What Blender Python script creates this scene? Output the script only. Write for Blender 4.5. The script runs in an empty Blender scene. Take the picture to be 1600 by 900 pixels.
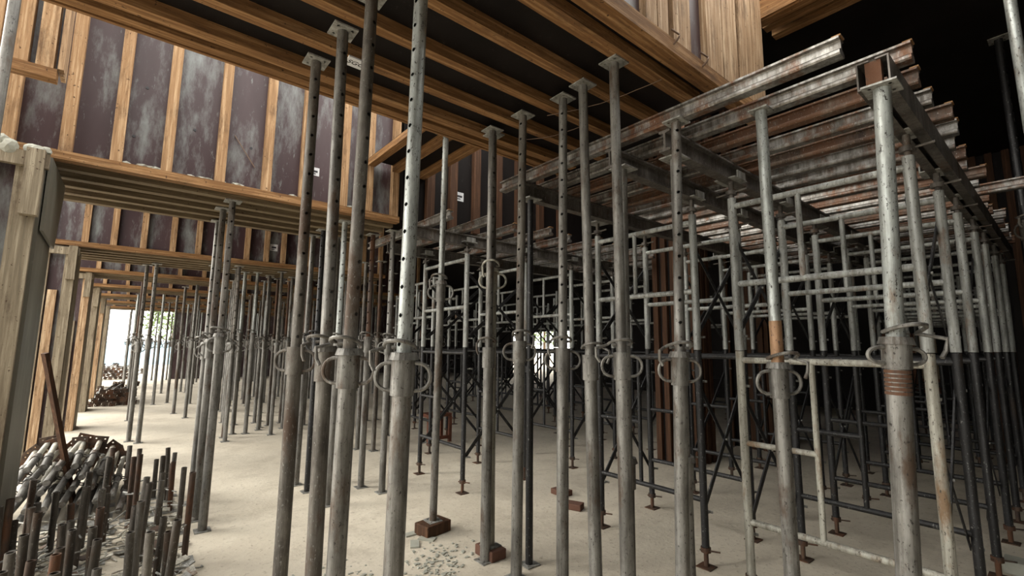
import bpy, bmesh, math, random
from mathutils import Vector, Matrix, Quaternion
random.seed(7)
S = bpy.context.scene
COL = S.collection
R = math.radians

# ---------------------------------------------------------------- camera, light, exposure
EYE = 1.6
YAW, PITCH, ROLL, FPX = 0.687491610, 0.125611403, 0.00875431277, 720.62
fw = Vector((math.sin(YAW)*math.cos(PITCH), math.cos(YAW)*math.cos(PITCH), math.sin(PITCH)))
rt = Vector((math.cos(YAW), -math.sin(YAW), 0)); up = rt.cross(fw)
r2 = math.cos(ROLL)*rt + math.sin(ROLL)*up; u2 = -math.sin(ROLL)*rt + math.cos(ROLL)*up
cam_d = bpy.data.cameras.new('camera'); cam = bpy.data.objects.new('camera', cam_d); COL.objects.link(cam)
cam_d.sensor_width = 36; cam_d.lens = FPX/1600*36; cam_d.clip_start = .05; cam_d.clip_end = 300
M = Matrix((r2, u2, -fw)).transposed().to_4x4(); M.translation = (0, 0, EYE); cam.matrix_world = M
S.camera = cam
S.view_settings.view_transform = 'Standard'; S.view_settings.look = 'None'
S.view_settings.gamma = 1; S.view_settings.use_curve_mapping = False
S.view_settings.exposure = 0.2
W = bpy.data.worlds.new('sky'); S.world = W; W.use_nodes = True
nt = W.node_tree; bg = nt.nodes['Background']
bg.inputs[0].default_value = (1.0, 0.975, 0.92, 1); bg.inputs[1].default_value = 3.8
sun_d = bpy.data.lights.new('sun', 'SUN'); sun_d.energy = 3.0; sun_d.angle = R(30); sun_d.color = (1, .95, .85)
sun = bpy.data.objects.new('sun', sun_d); COL.objects.link(sun)
sun.rotation_euler = (R(62), 0, R(-125)); sun.location = (-6, 0, 12)

# ---------------------------------------------------------------- materials
def mat(name): 
    m = bpy.data.materials.new(name); m.use_nodes = True
    n = m.node_tree.nodes; l = m.node_tree.links
    return m, n, l, n['Principled BSDF']
def ramp(n, stops):
    r = n.new('ShaderNodeValToRGB'); e = r.color_ramp.elements
    while len(e) < len(stops): e.new(.5)
    for i, (p, c) in enumerate(stops):
        e[i].position = p; e[i].color = (*c, 1) if len(c) == 3 else c
    return r
def coords(n, l, scale=(1, 1, 1), rnd=True, src='Object'):
    tc = n.new('ShaderNodeTexCoord'); mp = n.new('ShaderNodeMapping'); mp.inputs['Scale'].default_value = scale
    l.new(tc.outputs[src], mp.inputs[0])
    if rnd:
        oi = n.new('ShaderNodeObjectInfo'); mu = n.new('ShaderNodeMath'); mu.operation = 'MULTIPLY'; mu.inputs[1].default_value = 37
        l.new(oi.outputs['Random'], mu.inputs[0])
        cb = n.new('ShaderNodeCombineXYZ')
        for i in range(3): l.new(mu.outputs[0], cb.inputs[i])
        l.new(cb.outputs[0], mp.inputs['Location'])
    return mp
def noise(n, l, vec, scale, detail=5, rough=.6):
    t = n.new('ShaderNodeTexNoise'); t.inputs['Scale'].default_value = scale
    t.inputs['Detail'].default_value = detail; t.inputs['Roughness'].default_value = rough
    l.new(vec.outputs[0], t.inputs['Vector']); return t
def mix(n, l, fac, a, b):
    m = n.new('ShaderNodeMix'); m.data_type = 'RGBA'
    for s, v in ((0, fac), (6, a), (7, b)):
        if isinstance(v, (int, float)): m.inputs[s].default_value = v
        elif isinstance(v, tuple): m.inputs[s].default_value = (*v, 1)
        else: l.new(v, m.inputs[s])
    return m.outputs[2]
def bump(n, l, h, b, strength=.3, dist=.01):
    u = n.new('ShaderNodeBump'); u.inputs['Strength'].default_value = strength; u.inputs['Distance'].default_value = dist
    l.new(h, u.inputs['Height']); l.new(u.outputs[0], b.inputs['Normal'])
def metal(name, base, dark, rust, rust_amt, speck, speck_amt, rough=.5, metallic=.35):
    m, n, l, b = mat(name); v = coords(n, l, (1, 1, .35))
    a = noise(n, l, v, 9, 6, .7); ra = ramp(n, [(.38, dark), (.60, base)]); l.new(a.outputs[0], ra.inputs[0])
    st = noise(n, l, coords(n, l, (1, 1, .06)), 34, 5, .65); rst = ramp(n, [(.34, (.52, .50, .47)), (.62, (1.12, 1.12, 1.12))]); l.new(st.outputs[0], rst.inputs[0])
    mu = n.new('ShaderNodeMix'); mu.data_type = 'RGBA'; mu.blend_type = 'MULTIPLY'; mu.inputs[0].default_value = 1
    l.new(ra.outputs[0], mu.inputs[6]); l.new(rst.outputs[0], mu.inputs[7])
    c = noise(n, l, v, 5.5, 8, .7); rc = ramp(n, [(rust_amt-.06, (0, 0, 0)), (rust_amt+.05, (.9, .9, .9))]); l.new(c.outputs[0], rc.inputs[0])
    v2 = coords(n, l, (1, 1, .5))
    s = noise(n, l, v2, 75, 6, .75); rs = ramp(n, [(speck_amt-.055, (0, 0, 0)), (speck_amt-.02, (1, 1, 1))]); l.new(s.outputs[0], rs.inputs[0])
    k = mix(n, l, rc.outputs[0], mu.outputs[2], rust); k = mix(n, l, rs.outputs[0], k, speck)
    l.new(k, b.inputs['Base Color']); b.inputs['Metallic'].default_value = metallic
    rr = ramp(n, [(.3, (rough-.12,)*3), (.7, (rough+.2,)*3)]); l.new(c.outputs[0], rr.inputs[0]); l.new(rr.outputs[0], b.inputs['Roughness'])
    bump(n, l, s.outputs[0], b, .4, .004)
    return m
def wood(name, c1, c2, dark=(.045, .022, .012), axis=2, rough=.75):
    m, n, l, b = mat(name); sc = [22, 22, 22]; sc[axis] = .8
    v = coords(n, l, tuple(sc)); a = noise(n, l, v, 2.2, 7, .7); ra = ramp(n, [(.36, tuple(x*.72 for x in c1)), (.50, c1), (.66, c2)]); l.new(a.outputs[0], ra.inputs[0])
    s2 = [5, 5, 5]; s2[axis] = 1.2
    d = noise(n, l, coords(n, l, tuple(s2)), 2.4, 8, .75); rd = ramp(n, [(.50, (0, 0, 0)), (.68, (1, 1, 1))]); l.new(d.outputs[0], rd.inputs[0])
    h = n.new('ShaderNodeMath'); h.operation = 'MULTIPLY'; h.inputs[1].default_value = .62; l.new(rd.outputs[0], h.inputs[0])
    k = mix(n, l, h.outputs[0], ra.outputs[0], dark)
    sp = noise(n, l, coords(n, l), 38, 3, .6); rs = ramp(n, [(.66, (0, 0, 0)), (.70, (.85, .85, .85))]); l.new(sp.outputs[0], rs.inputs[0])
    k = mix(n, l, rs.outputs[0], k, dark)
    l.new(k, b.inputs['Base Color']); b.inputs['Roughness'].default_value = rough; b.inputs['Specular IOR Level'].default_value = .25
    bump(n, l, a.outputs[0], b, .5, .006); return m
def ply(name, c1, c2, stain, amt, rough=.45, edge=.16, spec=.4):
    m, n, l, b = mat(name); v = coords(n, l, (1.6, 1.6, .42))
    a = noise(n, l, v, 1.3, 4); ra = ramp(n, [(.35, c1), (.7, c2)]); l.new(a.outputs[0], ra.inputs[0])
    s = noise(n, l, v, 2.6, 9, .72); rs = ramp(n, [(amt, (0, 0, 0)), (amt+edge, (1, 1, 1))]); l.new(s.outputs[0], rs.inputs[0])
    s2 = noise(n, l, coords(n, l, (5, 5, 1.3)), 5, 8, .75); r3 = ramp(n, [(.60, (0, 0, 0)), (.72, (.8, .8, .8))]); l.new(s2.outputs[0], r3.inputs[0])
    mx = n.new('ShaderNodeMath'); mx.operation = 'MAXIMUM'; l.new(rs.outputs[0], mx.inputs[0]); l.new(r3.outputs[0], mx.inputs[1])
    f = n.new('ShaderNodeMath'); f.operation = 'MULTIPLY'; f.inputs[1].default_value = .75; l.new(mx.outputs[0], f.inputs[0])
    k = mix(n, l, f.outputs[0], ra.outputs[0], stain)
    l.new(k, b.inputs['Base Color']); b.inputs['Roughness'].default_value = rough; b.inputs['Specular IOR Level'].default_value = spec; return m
def plain(name, c, rough=.7, metallic=0):
    m, n, l, b = mat(name); v = coords(n, l); a = noise(n, l, v, 8)
    ra = ramp(n, [(.3, tuple(x*.75 for x in c)), (.7, c)]); l.new(a.outputs[0], ra.inputs[0]); l.new(ra.outputs[0], b.inputs['Base Color'])
    b.inputs['Roughness'].default_value = rough; b.inputs['Metallic'].default_value = metallic; return m
MT = {}
MT['galv'] = metal('galvanized_steel', (.25, .245, .228), (.13, .125, .116), (.085, .055, .036), .60, (.030, .026, .022), .645, .5, .45)
MT['brown'] = metal('weathered_brown_steel', (.185, .172, .152), (.085, .076, .066), (.080, .052, .036), .57, (.24, .235, .215), .655, .6)
MT['pale'] = metal('pale_painted_steel', (.44, .47, .455), (.26, .275, .265), (.14, .085, .05), .62, (.035, .03, .025), .635, .45, .45)
MT['tube'] = metal('dark_tube_steel', (.105, .094, .080), (.048, .041, .034), (.060, .036, .022), .57, (.20, .19, .17), .66, .55)
MT['rusty'] = metal('rusty_steel', (.105, .066, .044), (.045, .028, .020), (.12, .052, .025), .55, (.05, .04, .03), .64, .7, .15)
MT['black'] = metal('black_painted_steel', (.020, .020, .022), (.008, .008, .009), (.04, .025, .015), .66, (.24, .24, .23), .665, .45, .1)
MT['white'] = metal('white_painted_steel', (.40, .415, .40), (.24, .25, .24), (.17, .10, .06), .63, (.05, .04, .035), .64, .45, .25)
MT['cream'] = metal('cream_painted_steel', (.47, .465, .41), (.30, .29, .25), (.20, .12, .06), .60, (.06, .05, .04), .64, .5, .15)
MT['joist'] = metal('steel_joist', (.34, .335, .32), (.13, .115, .10), (.15, .068, .034), .56, (.34, .33, .31), .65, .36, .6)
MT['joistrust'] = metal('rusted_joist', (.17, .125, .095), (.075, .048, .034), (.14, .066, .034), .50, (.30, .27, .24), .645, .5, .35)
MT['ledger'] = metal('grey_ledger_steel', (.155, .14, .125), (.075, .065, .056), (.11, .065, .038), .62, (.24, .23, .21), .65, .5, .35)
MT['plate'] = metal('plate_steel', (0.400, 0.400, 0.376), (0.256, 0.256, 0.240), (0.160, 0.104, 0.064), .68, (0.080, 0.072, 0.064), .70)
MT['woodx'] = wood('pine_along_x', (.21, .105, .040), (.40, .235, .11), axis=0)
MT['woody'] = wood('pine_along_y', (.21, .105, .040), (.40, .235, .11), axis=1)
MT['woodz'] = wood('pine_upright', (.34, .20, .10), (.56, .39, .23), axis=2)
MT['board'] = wood('rough_sawn_board', (.36, .23, .13), (.62, .47, .31), axis=2)
MT['grey_board'] = wood('weathered_board', (.22, .18, .125), (.36, .31, .225), axis=2)
MT['ply'] = ply('maroon_film_plywood', (.040, .020, .022), (.080, .052, .056), (.30, .34, .33), .50, .42, .22)  # whitish stains, made larger and paler partly to paint in sky bloom
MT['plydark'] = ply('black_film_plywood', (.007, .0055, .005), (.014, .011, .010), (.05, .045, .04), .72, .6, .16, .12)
MT['plygrey'] = ply('cement_stained_plywood', (0.112, 0.105, 0.084), (0.189, 0.182, 0.147), (0.252, 0.252, 0.217), .56)
MT['brick'] = plain('red_brick', (.13, .06, .038), .9)
MT['paint'] = metal('cream_paint', (.62, .60, .52), (.42, .40, .34), (.16, .09, .05), .62, (.08, .06, .05), .64, .5, .1)
MT['rustband'] = metal('rust_stained_paint', (.34, .20, .11), (.22, .12, .06), (.16, .08, .04), .58, (.10, .06, .04), .64, .6, .1)
MT['oxide'] = plain('red_oxide_paint', (.15, .05, .025), .8)
MT['sticker'] = plain('white_paper', (.75, .76, .78), .6)
MT['ink'] = plain('dark_print', (.03, .03, .035), .6)
MT['wire'] = plain('tie_wire', (.20, .13, .09), .6, .4)
MT['mortar'] = plain('cement_dropping', (.40, .40, .34), .95)
MT['fence'] = plain('blue_hoarding', (.42, .62, .78), .6)
MT['leaf'] = plain('tree_leaves', (.22, .30, .13), .8)
MT['bark'] = plain('tree_bark', (.12, .08, .05), .9)
def floor_mat():
    m, n, l, b = mat('dusty_concrete'); v = coords(n, l, (1, 1, 1), False)
    a = noise(n, l, v, .9, 6); ra = ramp(n, [(.3, (.50, .445, .355)), (.7, (.66, .60, .49))]); l.new(a.outputs[0], ra.inputs[0])
    d = noise(n, l, v, 22, 6, .7); rd = ramp(n, [(.57, (0, 0, 0)), (.66, (1, 1, 1))]); l.new(d.outputs[0], rd.inputs[0])
    g = n.new('ShaderNodeMath'); g.operation = 'MULTIPLY'; g.inputs[1].default_value = .62; l.new(rd.outputs[0], g.inputs[0])
    k = mix(n, l, g.outputs[0], ra.outputs[0], (.24, .20, .15))
    p = noise(n, l, v, 3.1, 8, .7); rp = ramp(n, [(.58, (0, 0, 0)), (.7, (.5, .5, .5))]); l.new(p.outputs[0], rp.inputs[0])
    k = mix(n, l, rp.outputs[0], k, (.68, .63, .53))
    q = noise(n, l, v, 1.7, 9, .78); rq = ramp(n, [(.50, (0, 0, 0)), (.66, (.55, .55, .55))]); l.new(q.outputs[0], rq.inputs[0])
    k = mix(n, l, rq.outputs[0], k, (.36, .31, .24))
    e = noise(n, l, v, 60, 4, .6); re_ = ramp(n, [(.66, (0, 0, 0)), (.70, (.8, .8, .8))]); l.new(e.outputs[0], re_.inputs[0])
    k = mix(n, l, re_.outputs[0], k, (.16, .13, .10))
    l.new(k, b.inputs['Base Color']); b.inputs['Roughness'].default_value = .95
    bump(n, l, d.outputs[0], b, .5, .01); return m
MT['floor'] = floor_mat()

# ---------------------------------------------------------------- mesh builder
class MB:
    def __init__(s): s.v = []; s.f = []; s.sm = []
    def add(s, vs, fs, smooth=False):
        o = len(s.v); s.v += [tuple(x) for x in vs]
        for q in fs: s.f.append([i+o for i in q]); s.sm.append(smooth)
        return s
    def box(s, x0, x1, y0, y1, z0, z1):
        v = [(x, y, z) for z in (z0, z1) for y in (y0, y1) for x in (x0, x1)]
        return s.add(v, [(0, 2, 3, 1), (4, 5, 7, 6), (0, 1, 5, 4), (2, 6, 7, 3), (0, 4, 6, 2), (1, 3, 7, 5)])
    def bar(s, a, b, w, h, upv=(0, 0, 1)):
        a = Vector(a); b = Vector(b); d = (b-a).normalized(); u = Vector(upv)
        if abs(d.dot(u)) > .98: u = Vector((1, 0, 0))
        x = d.cross(u).normalized()*w/2; y = x.cross(d).normalized()*h/2
        v = [p+i*x+j*y for p in (a, b) for i, j in ((-1, -1), (1, -1), (1, 1), (-1, 1))]
        return s.add(v, [(0, 1, 2, 3), (7, 6, 5, 4), (0, 4, 5, 1), (1, 5, 6, 2), (2, 6, 7, 3), (3, 7, 4, 0)])
    def tube(s, a, b, r, seg=12, r2=None, caps=True):
        a = Vector(a); b = Vector(b); d = (b-a).normalized()
        u = Vector((0, 0, 1)) if abs(d.z) < .9 else Vector((1, 0, 0))
        x = d.cross(u).normalized(); y = x.cross(d)
        rr = (r, r if r2 is None else r2)
        v = [p+q*(math.cos(t)*x+math.sin(t)*y) for p, q in ((a, rr[0]), (b, rr[1])) for t in [2*math.pi*i/seg for i in range(seg)]]
        s.add(v, [(i, i+seg, (i+1) % seg+seg, (i+1) % seg) for i in range(seg)], True)
        if caps: s.add(v, [tuple(range(seg)), tuple(range(2*seg-1, seg-1, -1))])
        return s
    def ring(s, z0, z1, r0, r1, seg=18):    # hollow sleeve around local z
        P = []
        for r, z in ((r0, z0), (r0, z1), (r1, z1), (r1, z0)):
            P.append([(r*math.cos(2*math.pi*i/seg), r*math.sin(2*math.pi*i/seg), z) for i in range(seg)])
        for k in range(4):
            a, b = P[k], P[(k+1) % 4]
            s.add(a+b, [(i, (i+1) % seg, (i+1) % seg+seg, i+seg) for i in range(seg)], k in (0, 2))
        return s
    def path(s, pts, r, seg=8, closed=False):
        pts = [Vector(p) for p in pts]; n = len(pts); rings = []; px = None
        for i, p in enumerate(pts):
            a = pts[i-1] if (i or closed) else p; b = pts[(i+1) % n] if (i < n-1 or closed) else p
            d = (b-a).normalized()
            if px is None:
                u = Vector((0, 0, 1)) if abs(d.z) < .9 else Vector((1, 0, 0)); x = d.cross(u).normalized()
            else: x = (px-d*px.dot(d)).normalized()
            px = x; y = d.cross(x)
            rings.append([p+r*(math.cos(2*math.pi*k/seg)*x+math.sin(2*math.pi*k/seg)*y) for k in range(seg)])
        v = [q for g in rings for q in g]; f = []
        for i in range(n if closed else n-1):
            j = (i+1) % n
            for k in range(seg): f.append((i*seg+k, i*seg+(k+1) % seg, j*seg+(k+1) % seg, j*seg+k))
        s.add(v, f, True)
        if not closed: s.add(rings[0], [tuple(range(seg-1, -1, -1))]); s.add(rings[-1], [tuple(range(seg))])
        return s
    def hole_quad(s, q, r, smooth=False):     # a quad with an octagonal hole of radius r in its middle
        q = [Vector(p) for p in q]; c = sum(q, Vector())/4
        out = []
        for i in range(4): out += [q[i], (q[i]+q[(i+1) % 4])/2]
        inn = [c+(p-c).normalized()*r for p in out]
        return s.add(out+inn, [(i, (i+1) % 8, (i+1) % 8+8, i+8) for i in range(8)], smooth)
    def holed_tube(s, z0, z1, r, first, step, hr, phase=0, seg=14):
        """upright tube with a pair of opposite pin holes every step"""
        zs = [z0]; hz = []; z = first; m = hr*1.6
        while z+m < z1-.02:
            if z-m > z0+.01: zs += [z-m, z+m]; hz.append(len(zs)-2)
            z += step
        zs.append(z1)
        def P(i, z): t = phase+2*math.pi*(i-.5)/seg; return (r*math.cos(t), r*math.sin(t), z)
        for k in range(len(zs)-1):
            for i in range(seg):
                q = [P(i, zs[k]), P(i+1, zs[k]), P(i+1, zs[k+1]), P(i, zs[k+1])]
                if k in hz and i in (0, seg//2): s.hole_quad(q, hr)
                else: s.add(q, [(0, 1, 2, 3)], True)
        return s
    def holed_plate(s, h, t, z0, hole=.008, inset=.028):
        g = [-h, -h+2*inset, h-2*inset, h]
        for i in range(3):
            for j in range(3):
                for z, fl in ((z0, True), (z0+t, False)):
                    q = [(g[i], g[j], z), (g[i+1], g[j], z), (g[i+1], g[j+1], z), (g[i], g[j+1], z)]
                    if fl: q = q[::-1]
                    if i != 1 and j != 1: s.hole_quad(q, hole)
                    else: s.add(q, [(0, 1, 2, 3)])
        c = [(-h, -h), (h, -h), (h, h), (-h, h)]
        s.add([(x, y, z) for z in (z0, z0+t) for x, y in c], [(i, (i+1) % 4, (i+1) % 4+4, i+4) for i in range(4)])
        return s
    def extrude(s, prof, a, b, upv=(0, 0, 1)):  # closed profile (u sideways, v up) swept from a to b
        a = Vector(a); b = Vector(b); d = (b-a).normalized(); x = d.cross(Vector(upv)).normalized(); y = x.cross(d)
        n = len(prof); v = [p+u*x+w*y for p in (a, b) for u, w in prof]
        return s.add(v, [(i, (i+1) % n, (i+1) % n+n, i+n) for i in range(n)]+[tuple(range(n-1, -1, -1)), tuple(range(n, 2*n))])
    def build(s, name, m, parent=None, weld=False):
        me = bpy.data.meshes.new(name); me.from_pydata(s.v, [], s.f)
        me.polygons.foreach_set('use_smooth', s.sm)
        me.materials.append(MT[m] if isinstance(m, str) else m); me.update()
        bm = bmesh.new(); bm.from_mesh(me)
        bmesh.ops.remove_doubles(bm, verts=bm.verts, dist=1e-5)
        bmesh.ops.recalc_face_normals(bm, faces=bm.faces); bm.to_mesh(me); bm.free()
        if any(s.sm) and hasattr(me, 'set_sharp_from_angle'): me.set_sharp_from_angle(angle=R(40))
        o = bpy.data.objects.new(name, me); COL.objects.link(o)
        if parent: o.parent = parent
        return o
KIDS = {}
def thing(name, label, cat, loc=(0, 0, 0), rot=None, group=None):
    o = bpy.data.objects.new(name, None); o.empty_display_size = .05; COL.objects.link(o); o.location = loc
    if rot is not None: o.rotation_mode = 'QUATERNION'; o.rotation_quaternion = rot
    return tag(o, label, cat, group)
def tag(o, label=None, cat=None, group=None, kind=None):
    if label: o['label'] = label
    if cat: o['category'] = cat
    if group: o['group'] = group
    if kind: o['kind'] = kind
    return o
def dup(root, loc=None, label=None, group=None, rot=None):
    r = root.copy(); COL.objects.link(r)
    if loc is not None: r.location = loc
    if rot is not None: r.rotation_mode = 'QUATERNION'; r.rotation_quaternion = rot
    if label: r['label'] = label
    if group: r['group'] = group
    elif 'group' in r and label and not group: del r['group']
    for ch in list(root.children):
        c = ch.copy(); COL.objects.link(c); c.parent = r
        for g in list(ch.children):
            d = g.copy(); COL.objects.link(d); d.parent = c
    return r
ORD = ['first', 'second', 'third', 'fourth', 'fifth', 'sixth', 'seventh', 'eighth', 'ninth', 'tenth', 'eleventh', 'twelfth', 'thirteenth', 'fourteenth', 'fifteenth', 'sixteenth', 'seventeenth', 'eighteenth', 'nineteenth', 'twentieth']

# ---------------------------------------------------------------- setting
def struct(o): o['kind'] = 'structure'; return o
struct(MB().box(-30, 60, -8, 70, -.2, 0).build('floor', 'floor'))
CZ = 4.55   # underside of the deck over the deep part of the building
c = MB()
c.box(3.95, 22, -1.2, 1.6, CZ, CZ+.2); c.box(3.95, 22, 1.6, 6.0, CZ, CZ+.2); c.box(-.75, 22, 6.0, 26, CZ, CZ+.2); c.box(2.2, 3.95, 4.6, 6.0, CZ, CZ+.2)
c.box(-7, 1.7, -3.2, 1.3, CZ, CZ+.2); c.box(1.7, 22, -3.2, -.35, CZ, CZ+.2)  # unseen deck over and behind the camera, added to cut light from the front
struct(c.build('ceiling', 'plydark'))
struct(MB().box(-7, 22, -3.35, -3.2, 0, CZ+.2).build('wall_front_blocker', 'plydark'))  # unseen wall added behind the camera to block sky light on the props
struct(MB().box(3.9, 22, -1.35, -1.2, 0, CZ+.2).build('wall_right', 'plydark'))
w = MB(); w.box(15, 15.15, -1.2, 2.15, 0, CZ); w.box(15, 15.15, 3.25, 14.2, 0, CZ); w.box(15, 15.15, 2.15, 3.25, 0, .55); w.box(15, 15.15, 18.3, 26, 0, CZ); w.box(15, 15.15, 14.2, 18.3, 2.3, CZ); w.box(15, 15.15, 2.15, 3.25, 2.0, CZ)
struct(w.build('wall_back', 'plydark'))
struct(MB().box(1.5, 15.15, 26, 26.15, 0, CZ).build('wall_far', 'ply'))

# ---------------------------------------------------------------- beam formwork
def sticker(parent, loc, size, axis='y'):
    """small white paper label with rows of dark print, facing -y"""
    x, y, z = loc; w, h = size
    o = MB().box(x-w/2, x+w/2, y-.003, y, z-h/2, z+h/2).build('paper_label', 'sticker', parent); tag(o, 'small white paper label')
    p = MB()
    p.box(x-w*.32, x+w*.30, y-.005, y-.003, z-h*.10, z+h*.14); p.box(x-w*.32, x+w*.1, y-.005, y-.003, z-h*.32, z-h*.22)
    p.build('print', 'ink', o)
def beam_form(name, label, x0, x1, y0, depth, zb, zt, studs, nj, sw=.075, mats=('ply', 'woodz', 'woodx'), soffit='plygrey'):
    t = thing(name, label, 'formwork', ((x0+x1)/2, y0, zb)); ox, oy, oz = t.location
    def bld(m, n, mm): return MB.build(m, n, mm, t)
    def B(a, b, c_, d, e, f): return MB().box(a-ox, b-ox, c_-oy, d-oy, e-oz, f-oz)
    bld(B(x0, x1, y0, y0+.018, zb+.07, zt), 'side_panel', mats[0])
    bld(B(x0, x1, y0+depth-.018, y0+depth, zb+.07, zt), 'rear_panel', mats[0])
    for x in studs: bld(B(x-sw/2, x+sw/2, y0-.07, y0, zb+.07, zt-random.uniform(0, .05)), 'stud', mats[1])
    bld(B(x0+.04, x1, y0-.085, y0-.0, zb, zb+.068), 'bottom_rail', mats[2])
    bld(B(x0, x1, y0+.0, y0+depth, zb+.052, zb+.069), 'soffit_panel', soffit)
    for k in range(nj):
        y = y0+.12+(depth-.2)*k/(nj-1); bld(B(x0, x1, y-.04, y+.04, zb-.02, zb+.05), 'soffit_joist', 'woodx' if soffit != 'plygrey' else 'soff')
    return t
MT['soff'] = wood('dusty_pine', (0.156, 0.114, 0.066), (0.252, 0.198, 0.126), axis=0)
ZB = 2.95
b1 = beam_form('beam_formwork', 'tall maroon plywood beam side with pine studs nearest the camera', -.84, 2.2, 4.75, 1.25, ZB, 4.62,
               [-.80, -.5, -.21, .11, .49, .86, 1.19, 1.58, 1.85, 2.15], 5)
def loc_in(t, p): return (p[0]-t.location.x, p[1]-t.location.y, p[2]-t.location.z)
sticker(b1, loc_in(b1, (1.30, 4.75, 3.34)), (.085, .085))
m = MB()
for x, z, r in ((.28, 3.46, .012), (.72, 3.42, .012), (-.07, 3.72, .012), (-.12, 3.28, .012), (1.45, 3.62, .01)):
    m.tube((x-.68, -.004, z-ZB), (x-.68, .001, z-ZB), r, 8)
m.build('tie_hole', 'ink', b1)
for pts in (((.86, 3.86), (.89, 3.75), (.84, 3.66), (.83, 3.60)), ((.58, 3.50), (.68, 3.35), (.76, 3.24))):
    MB().path([(x-.68, -.012-.01*(q % 2), z-ZB) for q, (x, z) in enumerate(pts)], .004, 5).build('wire', 'wire', b1)
for k in range(22):
    x = random.uniform(-.4, 2.05); s_ = random.uniform(.025, .06)
    # cement droppings lying along the bottom rail
    bm = bmesh.new(); bmesh.ops.create_icosphere(bm, subdivisions=1, radius=s_)
    for v in bm.verts: v.co *= random.uniform(.7, 1.2); v.co.z *= .35; v.co.y *= .55
    me = bpy.data.meshes.new('cement_lump'); bm.to_mesh(me); bm.free(); me.materials.append(MT['mortar'])
    o = bpy.data.objects.new('cement_lump', me); COL.objects.link(o); o.parent = b1; o.location = (x-.68, -.045, .078)
beam2 = beam_form('beam_formwork', 'second beam side down the corridor, maroon plywood over a dusty soffit', -1.02, 3.9, 8.9, 1.25, ZB, CZ,
          [-.98, -.62, -.31, .03, .39, .72, 1.06, 1.41, 1.71, 1.98, 2.4, 2.75, 3.1, 3.45, 3.8], 5)
sticker(beam2, loc_in(beam2, (1.83, 8.9, 3.30)), (.12, .12))
for i, (y, nm) in enumerate([(11.7, 'third'), (14.6, 'fourth'), (17.4, 'fifth'), (20.2, 'sixth'), (23.2, 'seventh')]):
    beam_form('beam_formwork', nm+' beam side down the left corridor, small maroon panels with pine studs', -1.05, 6.5, y, .9, ZB-.03, CZ,
              [-1.0+.42*k for k in range(18)], 4, sw=.07)

# overhead wide beam bottom (soffit form) held by the near props
t = thing('soffit_formwork', 'dark plywood beam bottom on long pine timbers, overhead across the photo', 'formwork', (1.2, 2.4, 3.4))
def bx(m, p): return m
def part(t, name, mt, *boxes):
    m = MB(); ox, oy, oz = t.location
    for (a, b, c_, d, e, f) in boxes: m.box(a-ox, b-ox, c_-oy, d-oy, e-oz, f-oz)
    return m.build(name, mt, t)
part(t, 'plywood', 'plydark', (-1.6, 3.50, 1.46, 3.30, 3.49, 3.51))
for y, wd, x1 in ((3.26, .075, 3.34), (3.12, .085, 3.36), (2.78, .075, 3.42), (2.41, .075, 3.30), (2.02, .075, 3.25), (1.66, .095, 3.12), (1.485, .085, 3.62)):
    part(t, 'timber', 'woodx', (-1.6, x1, y-wd/2, y+wd/2, 3.41, 3.49))
part(t, 'edge_board', 'woodx', (-1.6, 3.64, 1.41, 1.44, 3.40, 3.495))
part(t, 'edge_board', 'woodx', (-1.6, 3.36, 3.30, 3.325, 3.40, 3.50))
# tie wires slung under the right end of it
for (a, b) in (((2.35, 2.45, 3.38), (2.62, 1.62, 3.40)), ((2.5, 2.9, 3.39), (2.7, 2.35, 3.39))):
    pts = [Vector(a).lerp(Vector(b), k/10)+Vector((0, 0, -.035*math.sin(math.pi*k/10)+random.uniform(-.004, .004))) for k in range(11)]
    tag(MB().path(pts, .003, 5).build('tie_wire', 'wire'), 'thin rusty tie wire slung under the overhead plywood, '+('nearer the joists' if a[0] < 2.4 else 'nearer the far edge'), 'wire')
# white plate with three letters under the overhead plywood
t = thing('tag_plate', 'white steel plate with black letters on it under the overhead timbers', 'plate', (.965, 2.79, 3.41))
MB().box(-.055, .055, -.05, .05, -.01, 0).build('plate', 'sticker', t)
fc = bpy.data.curves.new('lettering', 'FONT'); fc.body = 'SGC'; fc.size = .055; fc.align_x = 'CENTER'; fc.align_y = 'CENTER'; fc.extrude = .0008; fc.shear = .3
fo = bpy.data.objects.new('lettering', fc); COL.objects.link(fo); fo.parent = t; fo.location = (0, 0, -.0112); fo.rotation_euler = (math.pi, 0, 0); fc.materials.append(MT['ink'])
me = bpy.data.meshes.new_from_object(fo); fm = bpy.data.objects.new('letters', me); COL.objects.link(fm); fm.parent = t; fm.location = fo.location; fm.rotation_euler = fo.rotation_euler
bpy.data.objects.remove(fo)

# beam side with wide pale boards standing on the right edge of it
t = thing('side_formwork', 'upright maroon beam side faced with wide pale sawn boards, top right', 'formwork', (2.6, 1.5, 3.52))
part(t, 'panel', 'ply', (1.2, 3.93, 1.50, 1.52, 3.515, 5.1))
for a, b in ((2.21, 2.325), (2.335, 2.45), (2.51, 2.72), (2.94, 3.17), (3.178, 3.41), (3.475, 3.69), (3.70, 3.90)):
    part(t, 'board', 'board', (a, b, 1.452, 1.5, 3.512 if b < 3.45 else 3.36, 5.1))
# edge beam of the deck, running towards the camera, top right corner
t = thing('edge_formwork', 'brown timber beam bottom jutting towards the camera, top right corner', 'formwork', (4.1, 0, 4.36))
for k, x in enumerate((3.97, 4.10, 4.30)): part(t, 'timber', 'woody', (x-.045, x+.045, -1.2, 1.5, 4.37+.02*k, 4.455+.02*k))
part(t, 'panel', 'plydark', (3.92, 4.5, -1.2, 1.5, 4.50, 4.52))
part(t, 'side_board', 'woody', (3.90, 3.925, -1.2, 1.48, 4.38, 4.545))
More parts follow.
